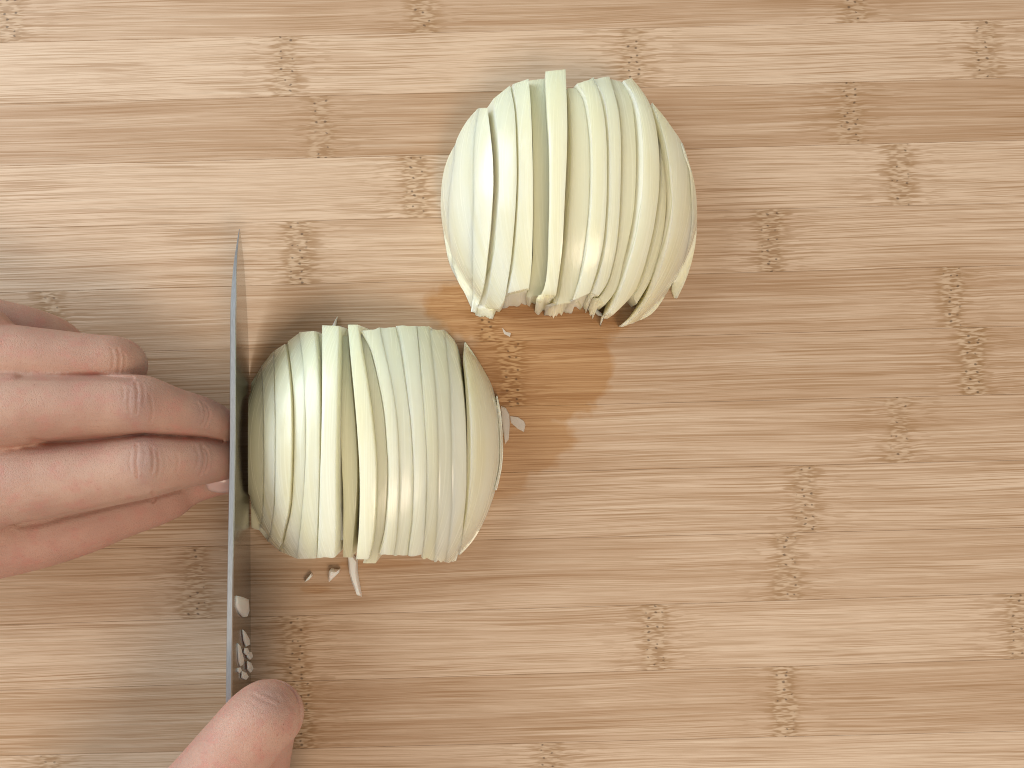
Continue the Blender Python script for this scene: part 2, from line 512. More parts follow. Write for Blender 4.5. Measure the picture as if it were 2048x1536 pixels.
# left sliver
A.append(dict(left=[(186, 478), (150, 545), (121, 640), (109, 780), (116, 880), (126, 950), (150, 1080), (192, 1175)],
              right=[(190, 474), (180, 560), (165, 660), (152, 780), (150, 880), (156, 960), (170, 1080), (196, 1180)], dz=-.0004, zmin=.0008))
A.append(dict(left=[(298, 300), (240, 368), (187, 470), (180, 560), (165, 660), (152, 780), (150, 880), (156, 960), (170, 1080), (196, 1180), (232, 1245), (262, 1312)],
              right=[(304, 296), (288, 400), (279, 512), (278, 700), (273, 900), (271, 1024), (269, 1250), (266, 1338)], zmin=.0012))
A.append(dict(left=[(306, 297), (290, 400), (282, 512), (281, 700), (276, 900), (274, 1024), (272, 1250), (264, 1340)],
              right=[(346, 296), (364, 450), (373, 560), (376, 680), (371, 780), (363, 900), (350, 1024), (328, 1200), (287, 1346)], dz=.0008))
A.append(dict(left=[(345, 274), (362, 430), (371, 560), (373, 690), (368, 800), (360, 900), (348, 1030), (326, 1200), (300, 1320), (286, 1356)],
              right=[(462, 180), (484, 300), (493, 450), (496, 600), (495, 700), (489, 820), (479, 950), (466, 1080), (447, 1200), (428, 1290), (372, 1372)], dz=-.0006, facet=.27, fdrop=.0042, rag=(0, .0004)))
A.append(dict(left=[(464, 179), (486, 300), (495, 450), (498, 600), (496, 710), (490, 830), (481, 950), (468, 1080), (449, 1200), (426, 1296)],
              right=[(556, 148), (566, 250), (573, 400), (578, 600), (579, 800), (577, 950), (572, 1100), (561, 1200), (550, 1268)], dz=-.0004, facet=.14, fdrop=.003, rag=(0, .0005)))
A.append(dict(left=[(562, 156), (574, 300), (582, 500), (584, 700), (584, 900), (578, 1100), (548, 1276)],
              right=[(680, 142), (690, 300), (692, 500), (690, 700), (680, 900), (660, 1080), (626, 1272)], dz=-.0055, rag=(0, .0005), hue=-.25))
A.append(dict(left=[(646, 108), (655, 300), (665, 450), (668, 600), (668, 800), (664, 950), (660, 1080), (645, 1200), (600, 1300)],
              right=[(746, 98), (752, 250), (755, 400), (752, 550), (745, 700), (738, 850), (730, 1000), (716, 1130), (690, 1305)], dz=.0012, hue=.05, rag=(0, .0007), zmin=.011))
A.append(dict(left=[(744, 196), (750, 300), (752, 500), (745, 700), (734, 900), (714, 1100), (684, 1300), (650, 1346)],
              right=[(806, 196), (835, 260), (860, 400), (869, 550), (868, 700), (860, 850), (842, 1000), (816, 1150), (776, 1290), (742, 1332)], dz=-.0014, facet=.24, fdrop=.0045, hue=-.1, rag=(0, .0008)))
A.append(dict(left=[(788, 180), (836, 252), (861, 400), (869, 550), (868, 700), (860, 850), (842, 1000), (817, 1150), (776, 1280), (738, 1330)],
              right=[(890, 140), (921, 230), (946, 350), (957, 500), (958, 700), (952, 850), (937, 1000), (907, 1130), (872, 1240), (850, 1292)], dz=.0002, facet=.16, fdrop=.003, rag=(.0003, .0009)))
A.append(dict(left=[(862, 152), (922, 230), (948, 350), (959, 500), (960, 700), (954, 850), (939, 1000), (909, 1130), (873, 1240), (852, 1290)],
              right=[(970, 136), (1003, 250), (1022, 350), (1030, 500), (1028, 700), (1022, 850), (1008, 1000), (980, 1130), (950, 1210), (884, 1300)], dz=.0002, facet=.2, fdrop=.0026, rag=(.0003, .0009)))
A.append(dict(left=[(950, 146), (1004, 250), (1024, 350), (1032, 500), (1030, 700), (1024, 850), (1010, 1000), (982, 1130), (952, 1216), (890, 1310)],
              right=[(1036, 160), (1082, 262), (1101, 400), (1107, 600), (1097, 800), (1073, 950), (1042, 1080), (1003, 1230), (912, 1346)], dz=-.0008, facet=.08, fdrop=.002, hue=-.15, rag=(.0002, .0010)))
A.append(dict(left=[(1032, 158), (1085, 250), (1112, 400), (1117, 600), (1105, 800), (1083, 950), (1050, 1080), (1008, 1226), (950, 1392)],
              right=[(1084, 143), (1132, 200), (1176, 272), (1207, 380), (1224, 520), (1225, 700), (1203, 880), (1173, 1020), (1133, 1160), (1082, 1262), (946, 1398)], dz=.0006, facet=.24, fdrop=.003, rag=(0, .0003)))
A.append(dict(left=[(1190, 300), (1214, 400), (1228, 520), (1230, 700), (1210, 880), (1180, 1020), (1140, 1160), (1090, 1258)],
              right=[(1210, 310), (1238, 430), (1256, 600), (1262, 750), (1252, 900), (1226, 1040), (1180, 1180), (1110, 1300)], dz=-.0030, hue=-.3, facet=.2, fdrop=.002))
A.append(dict(left=[(1186, 272), (1228, 400), (1254, 520), (1272, 650), (1277, 800), (1258, 950), (1224, 1080), (1172, 1240), (1102, 1350), (1036, 1408)],
              right=[(1190, 270), (1250, 340), (1300, 410), (1340, 470), (1356, 540), (1382, 620), (1392, 720), (1396, 850), (1386, 950), (1350, 1080), (1290, 1200), (1222, 1312), (1168, 1370)], dz=.0006, facet=.16, fdrop=.003, rag=(0, .0004)))
A.append(dict(left=[(1340, 474), (1358, 540), (1384, 620), (1392, 720), (1396, 850), (1386, 950), (1352, 1080), (1296, 1205), (1308, 1268)],
              right=[(1346, 480), (1376, 570), (1406, 680), (1419, 800), (1416, 950), (1396, 1070), (1361, 1180), (1318, 1271)], dz=.0014, zmin=.0020))
for k_, d in enumerate(A):
    if 3 <= k_ <= 11: d['back'] = .0024 if k_ != 5 else .001
    hue = d.pop('hue', 0.0) + rng.normal(0, .05)
    make_slice(onA, dA, cA, hue=hue, **d)

# --- lower onion half, beside the blade (2.478x enlargement)
cB = lambda p: (p[0] / 2.478 + 440, p[1] / 2.478 + 600)
dB = Dome(748, 886, 258, 276, 290, 0.034)
onB = empty('onion_half', (dB.c.x, dB.c.y, 0))
tag(onB, 'onion half being sliced, its upright slices pressed against the knife blade', 'onion', 'sliced onion halves')
Bs = []
Bs.append(dict(left=[(150, 420), (142, 520), (140, 700), (141, 900), (146, 1080), (160, 1130)],
               right=[(205, 330), (212, 500), (214, 700), (213, 900), (206, 1080), (190, 1140)], clip=True, hue=-.15, dz=-.0004))
Bs.append(dict(left=[(205, 328), (212, 500), (216, 700), (215, 900), (208, 1080), (194, 1140)],
               right=[(262, 256), (266, 400), (270, 600), (270, 800), (266, 1000), (250, 1130), (236, 1195)], dz=.0005, facet=.07, fdrop=.0012))
Bs.append(dict(left=[(264, 254), (268, 400), (272, 600), (272, 800), (268, 1000), (252, 1130), (238, 1197)],
               right=[(320, 218), (336, 340), (349, 480), (353, 650), (351, 800), (346, 950), (336, 1050), (311, 1150), (290, 1240)], dz=.0010, facet=.07, fdrop=.0012))
Bs.append(dict(left=[(320, 216), (337, 340), (350, 480), (354, 650), (352, 800), (347, 950), (337, 1050), (312, 1150), (291, 1243)],
               right=[(392, 164), (411, 300), (418, 450), (421, 600), (421, 750), (416, 900), (406, 1050), (397, 1150), (382, 1282)], dz=-.0004, facet=.22, fdrop=.004))
Bs.append(dict(left=[(394, 160), (414, 300), (422, 450), (428, 600), (428, 750), (422, 900), (410, 1050), (400, 1150), (384, 1283)],
               right=[(466, 153), (476, 250), (486, 380), (491, 500), (492, 650), (491, 800), (486, 1000), (481, 1150), (475, 1281)], dz=.0004))
Bs.append(dict(left=[(470, 170), (482, 300), (492, 500), (496, 700), (494, 900), (490, 1100), (480, 1240)],
               right=[(520, 168), (524, 300), (524, 500), (522, 700), (518, 900), (512, 1100), (504, 1240)], dz=-.0055, hue=-.3))
Bs.append(dict(left=[(508, 125), (509, 300), (508, 500), (504, 700), (498, 900), (493, 1100), (485, 1280)],
               right=[(586, 128), (583, 300), (578, 500), (573, 700), (571, 900), (573, 1100), (569, 1275)], dz=.0016, hue=.1, zmin=.010, rag=(0, .0003)))
Bs.append(dict(left=[(578, 132), (577, 400), (574, 700), (572, 950), (575, 1180)],
               right=[(598, 130), (592, 400), (588, 600), (596, 900), (610, 1192)], dz=-.0075, hue=.15))
Bs.append(dict(left=[(598, 178), (594, 400), (600, 600), (606, 800), (614, 1000), (612, 1275)],
               right=[(634, 176), (650, 400), (668, 600), (678, 800), (674, 1000), (652, 1277)], dz=-.0062, hue=-.40))
Bs.append(dict(left=[(621, 122), (634, 300), (650, 500), (664, 700), (672, 850), (674, 1000), (670, 1150), (660, 1285)],
               right=[(682, 122), (700, 250), (720, 370), (746, 550), (766, 750), (771, 900), (767, 1050), (757, 1180), (735, 1285)], dz=.0014, facet=.20, fdrop=.0075, hue=.1, zmin=.010))
Bs.append(dict(left=[(690, 172), (722, 330), (750, 540), (770, 750), (775, 900), (770, 1050), (758, 1180), (710, 1305)],
               right=[(724, 160), (745, 250), (782, 400), (811, 560), (826, 750), (831, 850), (826, 1000), (812, 1150), (772, 1305)], dz=-.0022, hue=-.2))
Bs.append(dict(left=[(696, 154), (747, 250), (784, 400), (813, 560), (828, 750), (833, 850), (828, 1000), (814, 1150), (786, 1262)],
               right=[(790, 137), (821, 280), (851, 420), (876, 600), (886, 800), (886, 950), (876, 1150), (861, 1263)], dz=.0002, facet=.12, fdrop=.0016, rag=(.0003, .0002)))
Bs.append(dict(left=[(792, 136), (823, 280), (853, 420), (878, 600), (888, 800), (888, 950), (878, 1150), (863, 1264)],
               right=[(868, 134), (891, 230), (916, 400), (941, 600), (954, 800), (955, 950), (950, 1080), (938, 1180), (928, 1266)], dz=.0, rag=(.0002, .0002)))
Bs.append(dict(left=[(872, 127), (893, 230), (918, 400), (943, 600), (956, 800), (957, 950), (952, 1080), (940, 1180), (930, 1268)],
               right=[(974, 129), (986, 270), (1001, 450), (1016, 650), (1023, 800), (1021, 950), (1013, 1150), (1001, 1264)], dz=.0002, facet=.08, fdrop=.0012, rag=(.0001, .0002)))
Bs.append(dict(left=[(976, 128), (988, 270), (1003, 450), (1018, 650), (1025, 800), (1023, 950), (1013, 1150), (998, 1284)],
               right=[(1036, 130), (1051, 270), (1066, 420), (1076, 600), (1081, 800), (1079, 1000), (1071, 1150), (1062, 1290)], dz=.0002, facet=.06, fdrop=.0008, rag=(.0002, .0004)))
Bs.append(dict(left=[(1040, 146), (1053, 270), (1068, 420), (1078, 600), (1083, 800), (1081, 1000), (1073, 1150), (1064, 1290)],
               right=[(1112, 148), (1126, 300), (1137, 420), (1143, 600), (1149, 800), (1150, 1000), (1142, 1100), (1132, 1200), (1116, 1302)], dz=.0001, rag=(.0001, .0005)))
Bs.append(dict(left=[(1114, 150), (1128, 300), (1139, 420), (1145, 600), (1151, 800), (1152, 1000), (1144, 1100), (1134, 1200), (1118, 1300)],
               right=[(1120, 154), (1165, 215), (1186, 330), (1201, 430), (1213, 560), (1219, 700), (1221, 900), (1216, 1000), (1206, 1100), (1196, 1200), (1170, 1292)], dz=.0, rag=(.0001, .0004)))
for d in Bs:
    hue = d.pop('hue', 0.0) + rng.normal(0, .05)
    make_slice(onB, dB, cB, hue=hue, **d)
# end wedge that has come away, and a thin outer flake leaning on it
wedge = empty('onion_wedge', (dB.c.x, dB.c.y, 0))
tag(wedge, 'curved onion end wedge lying slightly apart from the slices of the half being cut', 'onion')
make_slice(wedge, dB, cB, name='flesh', left=[(1214, 210), (1204, 290), (1213, 400), (1222, 560), (1224, 700), (1222, 850), (1218, 980), (1206, 1100), (1182, 1262)],
           right=[(1218, 210), (1262, 272), (1310, 350), (1346, 420), (1366, 490), (1381, 560), (1395, 650), (1397, 760), (1388, 850), (1366, 940), (1330, 1050), (1282, 1150), (1236, 1216), (1188, 1266)],
           dz=.0006, facet=.14, fdrop=.004, hue=.05, rag=(0, .0002))
flake = empty('onion_flake', (dB.c.x, dB.c.y, 0))
tag(flake, 'thin outer onion flake standing against the end wedge, beside the clear membrane', 'onion piece')
make_slice(flake, dB, cB, name='flesh', left=[(1372, 476), (1385, 600), (1392, 700), (1390, 800), (1380, 870), (1362, 942)],
           right=[(1375, 474), (1392, 560), (1400, 650), (1403, 760), (1394, 850), (1372, 944)], dz=.003, zmin=.0055, hue=.1)

# ------------------------------------------------------------------ knife
knife = empty('kitchen_knife', (blade_x(0), 0, 0))
tag(knife, 'steel kitchen knife held edge down beside the half sliced onion', 'knife')
def onplane(px, py, xe):
    # point of the leaning blade plane seen at that pixel
    k = (px - 1024) * S
    z = (k - xe) / (k / HC + LEAN)
    return U(px, py, max(z, 0.0))
XE = lambda py: (498.3 + (py - 700) * 0.0052 - 1024) * S
sp = [(478.6, 458), (474.5, 490), (471, 520), (468, 570), (466, 640), (465.3, 760), (464.5, 900), (461, 1100), (458.3, 1300), (457.2, 1400), (456, 1520), (455, 1700), (454, 1850)]
ed = [(479.4, 460), (484.3, 500), (488.5, 545), (493, 620), (496.3, 690), (498.3, 760), (499.2, 900), (500.3, 1100), (501.2, 1300), (502, 1400), (502.4, 1520), (503.2, 1700), (504, 1850)]
spw = poly_resample([tuple(onplane(a, b, XE(b))) for a, b in sp], 70)
edw = poly_resample([tuple(onplane(a, b, XE(b))) for a, b in ed], 70)
nv = Vector((1, 0, -LEAN)).normalized()
verts, faces, mi = [], [], []
c = knife.location
for i in range(70):
    s_, e_ = Vector(spw[i]), Vector(edw[i])
    th = 0.00085 * min(1.0, 0.10 + i / 10.0)
    up = (s_ - e_)
    P = [s_ - nv * th * .72, s_ - nv * th - up * .015, e_ - nv * th * .06 + up * .02, e_, e_ + nv * th * .06 + up * .02, s_ + nv * th - up * .015, s_ + nv * th * .72]
    P[3].z -= 0.0005; P[2].z -= 0.0004; P[4].z -= 0.0004
    verts += [tuple(p - c) for p in P]
for i in range(69):
    for k in range(7):
        faces.append((i * 7 + k, i * 7 + (k + 1) % 7, (i + 1) * 7 + (k + 1) % 7, (i + 1) * 7 + k))
        mi.append(1 if k in (6, 0, 5) else 0)
faces.append(tuple(range(7))); mi.append(0); faces.append(tuple(range(69 * 7, 70 * 7))[::-1]); mi.append(0)
bl = mesh_obj('blade', verts, faces, [M_steel, M_spine], knife, smooth=False, midx=mi)
# handle, beyond the lower edge of the picture
heel_s, heel_e = Vector(spw[-1]), Vector(edw[-1])
hv, hf = [], []
HN, HM = 16, 14
up = (heel_s - heel_e).normalized()
for i in range(HN):
    t = i / (HN - 1)
    cen = heel_s - up * (0.012 + 0.002 * math.sin(t * 6)) + Vector((0, 0.004 - 0.118 * t, 0.001))
    rh = 0.0115 * (1 - 0.12 * math.sin(t * math.pi)) * (0.75 if i in (0, HN - 1) else 1)
    for j in range(HM):
        a = 2 * math.pi * j / HM
        q = cen + nv * (0.0085 * math.cos(a)) * (0.75 if i in (0, HN - 1) else 1) + up * rh * math.sin(a)
        hv.append(tuple(q - c))
for i in range(HN - 1):
    for j in range(HM):
        hf.append((i * HM + j, i * HM + (j + 1) % HM, (i + 1) * HM + (j + 1) % HM, (i + 1) * HM + j))
hf.append(tuple(range(HM))); hf.append(tuple(range((HN - 1) * HM, HN * HM)))
mesh_obj('handle', hv, hf, mat_plain('handle_black', (0.02, 0.02, 0.02, 1), (0.03, 0.03, 0.03, 1), 0.4), knife)

# ------------------------------------------------------------------ hands
def catmull(P, n):
    P = np.array(P, float)
    Q = np.vstack([2 * P[0] - P[1], P, 2 * P[-1] - P[-2]])
    out = []
    for i in range(len(P) - 1):
        p0, p1, p2, p3 = Q[i:i + 4]
        for t in np.linspace(0, 1, n, endpoint=False):
            out.append(0.5 * ((2 * p1) + (-p0 + p2) * t + (2 * p0 - 5 * p1 + 4 * p2 - p3) * t * t + (-p0 + 3 * p1 - 3 * p2 + p3) * t ** 3))
    out.append(P[-1])
    return np.array(out)

def limb(V, F, chain, upv=(0, 0, 1), seg=28):
    """closed tapering tube; chain rows: px, py, z(mm), half width(mm), half height(mm)"""
    rows = []
    for (px, py, zz, rw, rh) in chain:
        p = U(px, py, zz / 1000); rows.append((p.x, p.y, p.z, rw / 1000, rh / 1000))
    R = catmull(rows, 10)
    P = R[:, :3]
    tang = np.gradient(P, axis=0); tang /= np.linalg.norm(tang, axis=1)[:, None]
    # rounded ends
    def cap(p, t, r, sgn):
        out = []
        for k in np.linspace(0.15, 1, 6)[::sgn]:
            pass
        return out
    rings = []
    ups = Vector(upv)
    prev = None
    for i in range(len(P)):
        t = Vector(tang[i])
        side = t.cross(ups)
        if side.length < 0.25 and prev is not None: side = prev - t * prev.dot(t)
        elif prev is not None and side.normalized().dot(prev) < 0: side = -side
        side.normalize(); prev = side.copy()
        u = side.cross(t).normalized()
        rings.append((Vector(P[i]), side, u, R[i, 3], R[i, 4], t))
    full = []
    def capset(r, sgn):
        o = []
        for a in np.linspace(0, math.pi / 2, 7)[1:-1]:
            p, s_, u, w_, h_, t = r
            o.append((p + t * sgn * math.sin(a) * min(w_, h_), s_, u, w_ * math.cos(a), h_ * math.cos(a), t))
        return o
    full = capset(rings[0], -1)[::-1] + rings + capset(rings[-1], 1)
    b0 = len(V)
    for (p, s_, u, w_, h_, t) in full:
        for j in range(seg):
            a = 2 * math.pi * j / seg
            V.append(tuple(p + s_ * (w_ * math.cos(a)) + u * (h_ * math.sin(a))))
    n = len(full)
    for i in range(n - 1):
        for j in range(seg):
            F.append((b0 + i * seg + j, b0 + i * seg + (j + 1) % seg, b0 + (i + 1) * seg + (j + 1) % seg, b0 + (i + 1) * seg + j))
    p, s_, u, w_, h_, t = full[0]
    V.append(tuple(p - t * 0.0004)); k = len(V) - 1
    for j in range(seg): F.append((b0 + (j + 1) % seg, b0 + j, k))
    p, s_, u, w_, h_, t = full[-1]
    V.append(tuple(p + t * 0.0004)); k = len(V) - 1
    e = b0 + (n - 1) * seg
    for j in range(seg): F.append((e + j, e + (j + 1) % seg, k))

def project(co):
    k = S * (HC - co[:, 2]) / HC
    return np.stack([1024 + co[:, 0] / k, 768 - co[:, 1] / k], 1)

def seg_dist(P, poly):
    d = np.full(len(P), 1e9)
    for a, b in zip(poly[:-1], poly[1:]):
        a = np.array(a, float); b = np.array(b, float); ab = b - a
        t = np.clip(((P - a) @ ab) / (ab @ ab), 0, 1)
        d = np.minimum(d, np.linalg.norm(P - (a + t[:, None] * ab), axis=1))
    return d

def build_hand(name, limbs, mat, voxel, smooth_it, creases, label, cat, origin, bulges=(), clamp=False, grooves=()):
    V, F = [], []
    for ch in limbs:
        upv = (0, 0, 1)
        if isinstance(ch, tuple): ch, upv = ch
        limb(V, F, ch, upv)
    me = bpy.data.meshes.new('tmp'); me.from_pydata(V, [], F); me.update()
    bm = bmesh.new(); bm.from_mesh(me); bmesh.ops.recalc_face_normals(bm, faces=bm.faces); bm.to_mesh(me); bm.free()
    tmp = link(bpy.data.objects.new('tmp', me))
    m = tmp.modifiers.new('r', 'REMESH'); m.mode = 'VOXEL'; m.voxel_size = voxel; m.adaptivity = 0
    m2 = tmp.modifiers.new('s', 'SMOOTH'); m2.factor = 0.5; m2.iterations = smooth_it
    dg = bpy.context.evaluated_depsgraph_get()
    me2 = bpy.data.meshes.new_from_object(tmp.evaluated_get(dg))
    bpy.data.objects.remove(tmp); bpy.data.meshes.remove(me)
    nv_ = len(me2.vertices)
    co = np.empty(nv_ * 3); me2.vertices.foreach_get('co', co); co = co.reshape(-1, 3)
    no = np.empty(nv_ * 3); me2.vertex_normals.foreach_get('vector', no); no = no.reshape(-1, 3)
    px = project(co)
    disp = np.zeros(nv_)
    upw = np.clip((no[:, 2] - 0.05) / 0.3, 0, 1)
    for poly, depth, sig in creases:
        d = seg_dist(px, poly)
        disp -= upw * depth * 1e-3 * np.exp(-(d / sig) ** 2)
        disp += upw * min(depth, .5) * 0.25e-3 * np.exp(-((d - 2.2 * sig) / (1.2 * sig)) ** 2)
    pig = np.zeros(nv_)
    for (bx, by, rx, ry, amt) in bulges:
        g = ((px[:, 0] - bx) / rx) ** 2 + ((px[:, 1] - by) / ry) ** 2
        disp += upw * amt * 1e-3 * np.exp(-g)
        pig = np.maximum(pig, upw * np.exp(-g * 0.55))
    co = co + no * disp[:, None]
    for poly, depth, sig, zlo in grooves:
        d = seg_dist(px, poly)
        w_ = np.clip((no[:, 2] + 0.1) / 0.3, 0, 1) * np.clip((co[:, 2] - zlo * 1e-3) / 0.004, 0, 1)
        co[:, 2] -= w_ * depth * 1e-3 * np.exp(-(d / sig) ** 2)
    if clamp:
        lim = -0.0838 + LEAN * co[:, 2] - 0.0011
        co[:, 0] = np.where(co[:, 0] > lim, lim - 0.02 * (co[:, 0] - lim), co[:, 0])
    co = co - np.array(origin)
    me2.vertices.foreach_set('co', co.ravel())
    me2.polygons.foreach_set('use_smooth', [True] * len(me2.polygons))
    at = me2.attributes.new('pigment', 'FLOAT', 'POINT'); at.data.foreach_set('value', pig.astype(np.float32))
    pk = np.clip((px[:, 1] - 1000 + (px[:, 0] - 280) * 0.24) / 25, 0, 1) * (px[:, 0] < 470) * (px[:, 1] < 1200) if clamp else np.zeros(nv_)
    at = me2.attributes.new('blush', 'FLOAT', 'POINT'); at.data.foreach_set('value', pk.astype(np.float32))
    me2.materials.clear(); me2.materials.append(mat); me2.name = name
    me2.update()
    o = link(bpy.data.objects.new(name, me2)); o.location = origin
    tag(o, label, cat)
    return o

# guiding hand on the left (px, py, height of the axis, half width, half height)
index = [(-90, 985, 46, 11.5, 11), (20, 970, 47.5, 10.6, 10.5), (100, 963, 47, 9.8, 9.6), (190, 951, 45.5, 9.1, 8.9), (283, 935, 43.5, 8.75, 8.8), (310, 931, 42.6, 8.4, 8.5), (350, 927, 40, 7.5, 7.8), (392, 923, 35.5, 6.9, 7.2), (425, 920, 29.5, 6.5, 6.8), (446, 918, 24, 6.2, 6.3)]
middle = [(-110, 830, 50, 11.5, 11), (10, 820, 50.5, 10.2, 10.4), (100, 815, 49, 9.0, 9.4), (190, 811, 47, 8.25, 8.8), (270, 809, 44.5, 8.2, 8.8), (300, 814, 43, 7.95, 8.5), (345, 825, 39.5, 7.0, 7.7), (392, 836, 34, 6.5, 7.0), (424, 849, 28, 6.3, 6.6), (446, 862, 22, 6.0, 6.2)]
ring = [(-110, 715, 46, 11, 10.5), (0, 716, 45, 9.6, 9.6), (90, 716, 43.5, 8.1, 8.6), (180, 722, 41, 7.5, 8.2), (226, 724, 39, 7.3, 7.8), (243, 728, 34, 7.0, 7.0), (246, 738, 26, 6.6, 6.6), (240, 752, 18, 6.2, 6.2), (225, 765, 12, 5.9, 5.9)]
little = [(-130, 640, 36, 10, 9.5), (-20, 652, 33, 8.2, 8.2), (60, 664, 29, 7.0, 7.0), (115, 684, 23, 6.6, 6.6), (150, 720, 16, 6.1, 6.1), (185, 755, 12, 5.6, 5.6)]
thumb = [(-190, 1080, 38, 16, 14), (-60, 1072, 34, 14, 12), (60, 1062, 30, 11.5, 10.2), (160, 1040, 27.5, 10.2, 9.2), (240, 1014, 25, 9.2, 8.6), (300, 992, 22.5, 9.3, 8.2), (336, 982, 21, 8.5, 7.4), (370, 969, 19.5, 7.0, 6.4), (400, 962, 19, 6.0, 5.5), (430, 958, 18.5, 5.3, 4.9), (458, 957, 18, 4.6, 4.4)]
palm1 = [(-700, 900, 40, 28, 20), (-520, 890, 42, 30, 21), (-330, 880, 44, 36, 19), (-180, 855, 44, 38, 15), (-95, 842, 45, 36, 12.5), (-40, 838, 45.5, 33, 11.5), (-5, 836, 45, 30, 10)]
palm2 = [(-300, 800, 34, 34, 15), (-180, 790, 34, 33, 13), (-60, 800, 35, 27, 10)]
thenar = [(-420, 960, 34, 20, 18), (-260, 1020, 34, 20, 17), (-120, 1050, 34, 16, 14), (-40, 1040, 36, 13, 11)]
CR = []
def arc(x, y0, y1, bow, depth, sig):
    ys = np.linspace(y0, y1, 7)
    poly = [(x + bow * (1 - ((yy - (y0 + y1) / 2) / ((y1 - y0) / 2)) ** 2) + random.uniform(-1, 1), yy) for yy in ys]
    CR.append((poly, depth, sig))
# index finger knuckle creases
arc(275, 890, 955, -2, .40, 2.2); arc(303, 895, 945, 4, .26, 2.2); arc(288, 898, 928, 3, .14, 1.8); arc(314, 905, 952, 4, .22, 2.2); arc(262, 905, 945, -3, .16, 2.2)
arc(401, 886, 950, 7, .30, 2.2); arc(409, 896, 946, 7, .30, 2.0); arc(390, 892, 938, 5, .16, 2.0); arc(352, 905, 945, 4, .10, 2.4)
# middle finger
arc(246, 774, 797, 2, .22, 2.2); arc(272, 767, 826, 3, .36, 2.2); arc(285, 770, 808, 3, .18, 2.0); arc(260, 780, 830, -3, .22, 2.0); arc(300, 790, 845, 4, .18, 2.2)
arc(402, 802, 850, 8, .26, 2.0); arc(411, 808, 852, 8, .26, 2.0); arc(394, 805, 838, 6, .12, 2.0)
# ring finger, web folds and thumb
arc(236, 698, 745, 4, .28, 2.4); arc(246, 705, 745, 4, .22, 2.2); arc(224, 700, 735, 3, .14, 2.2)
CR.append(([(305, 985), (311, 996), (306, 1004)], .5, 3.0)); CR.append(([(40, 1052), (85, 1046), (130, 1033), (180, 1022), (240, 1008), (300, 995), (360, 979)], .35, 5.0))
web = [(20, 880, 45, 6, 6), (60, 882, 44.5, 5, 5.5), (140, 883, 44, 5, 5), (260, 873, 41.5, 5, 5), (310, 872, 39, 5, 5), (360, 876, 34, 4.5, 4.5), (430, 886, 22, 4, 4)]
hand_a = build_hand('hand', [web, index, middle, ring, little, thumb, palm1, palm2, thenar], M_skin, 0.00045, 3, CR,
    'hand with bent fingers guiding the knife, fingertips pressed to the blade', 'hand', (-0.12, -0.02, 0.0),
    clamp=True, grooves=[([(62, 881), (90, 886), (141, 884), (202, 878), (283, 869), (323, 872), (404, 877), (440, 884)], 3.2, 4.5, 20), ([(35, 753), (110, 754), (190, 752), (262, 757)], 2.2, 4.5, 22)],
    bulges=[(290, 922, 26, 40, .5), (275, 805, 26, 34, .5), (405, 920, 18, 30, .25), (404, 828, 18, 26, .25)])

# nails: small curved plates set on the fingertips
def nail(parent, p0, p1, nrm, width, label=None):
    p0, p1, nrm = Vector(p0), Vector(p1), Vector(nrm).normalized()
    ax = p1 - p0; side = ax.cross(nrm).normalized()
    vs, fs = [], []
    A_, B_ = 10, 9
    for lay in (0, 1):
        for i in range(A_):
            t = i / (A_ - 1)
            ww = width * (0.80 + 0.2 * math.sin(min(1, t * 1.6) * math.pi / 2)) * (1.0 if t < .8 else math.sqrt(max(0.05, 1 - ((t - .8) / .26) ** 2)))
            for j in range(B_):
                s_ = j / (B_ - 1) * 2 - 1
                q = p0 + ax * t + side * (ww * s_) - nrm * (0.42 * width * s_ * s_) - nrm * 0.0005 * lay + nrm * 0.0006 * math.sin(t * math.pi)
                vs.append(tuple(q - parent.location))
    nn = A_ * B_
    for i in range(A_ - 1):
        for j in range(B_ - 1):
            a = i * B_ + j
            fs.append((a, a + 1, a + B_ + 1, a + B_)); fs.append((nn + a, nn + a + B_, nn + a + B_ + 1, nn + a + 1))
    for i in range(A_ - 1):
        for j in (0, B_ - 1):
            a = i * B_ + j; fs.append((a, a + B_, nn + a + B_, nn + a))
    for j in range(B_ - 1):
        for i in (0, A_ - 1):
            a = i * B_ + j; fs.append((a, a + 1, nn + a + 1, nn + a))
    return mesh_obj('fingernail', vs, fs, M_nail, parent)
nail(hand_a, U(430, 922, .0375), U(464, 920, .0240), (0.80, -.10, .60), 0.0050)
nail(hand_a, U(434, 846, .0335), U(458, 860, .0220), (0.86, .25, .48), 0.0043)
nail(hand_a, U(412, 966, .0250), U(466, 962, .0238), (0.06, -.30, 1), 0.0040)

# hand on the knife: bent forefinger over the spine, the other fingers round the handle
f_index = [(250, 1760, 56, 11, 11), (330, 1660, 60, 10.4, 10.4), (410, 1570, 63, 9.9, 9.9), (470, 1500, 64.2, 9.6, 9.5), (520, 1442, 62.5, 9.3, 9.0), (541, 1430, 57, 8.6, 8.6), (538, 1462, 46, 7.2, 7.4), (532, 1520, 38, 6.8, 7.0), (527, 1590, 31, 6.4, 6.6), (522, 1640, 26, 6.0, 6.0)]
f_mid = [(300, 1860, 52, 11, 11), (400, 1760, 52, 10, 10), (500, 1690, 50, 9.4, 9.4), (552, 1680, 40, 8.6, 8.6), (545, 1715, 28, 8, 8), (500, 1740, 22, 7.4, 7.4)]
f_ring = [(300, 2000, 50, 11, 11), (410, 1900, 50, 10, 10), (510, 1830, 48, 9, 9), (558, 1825, 38, 8.4, 8.4), (548, 1850, 27, 7.8, 7.8), (505, 1870, 22, 7.2, 7.2)]
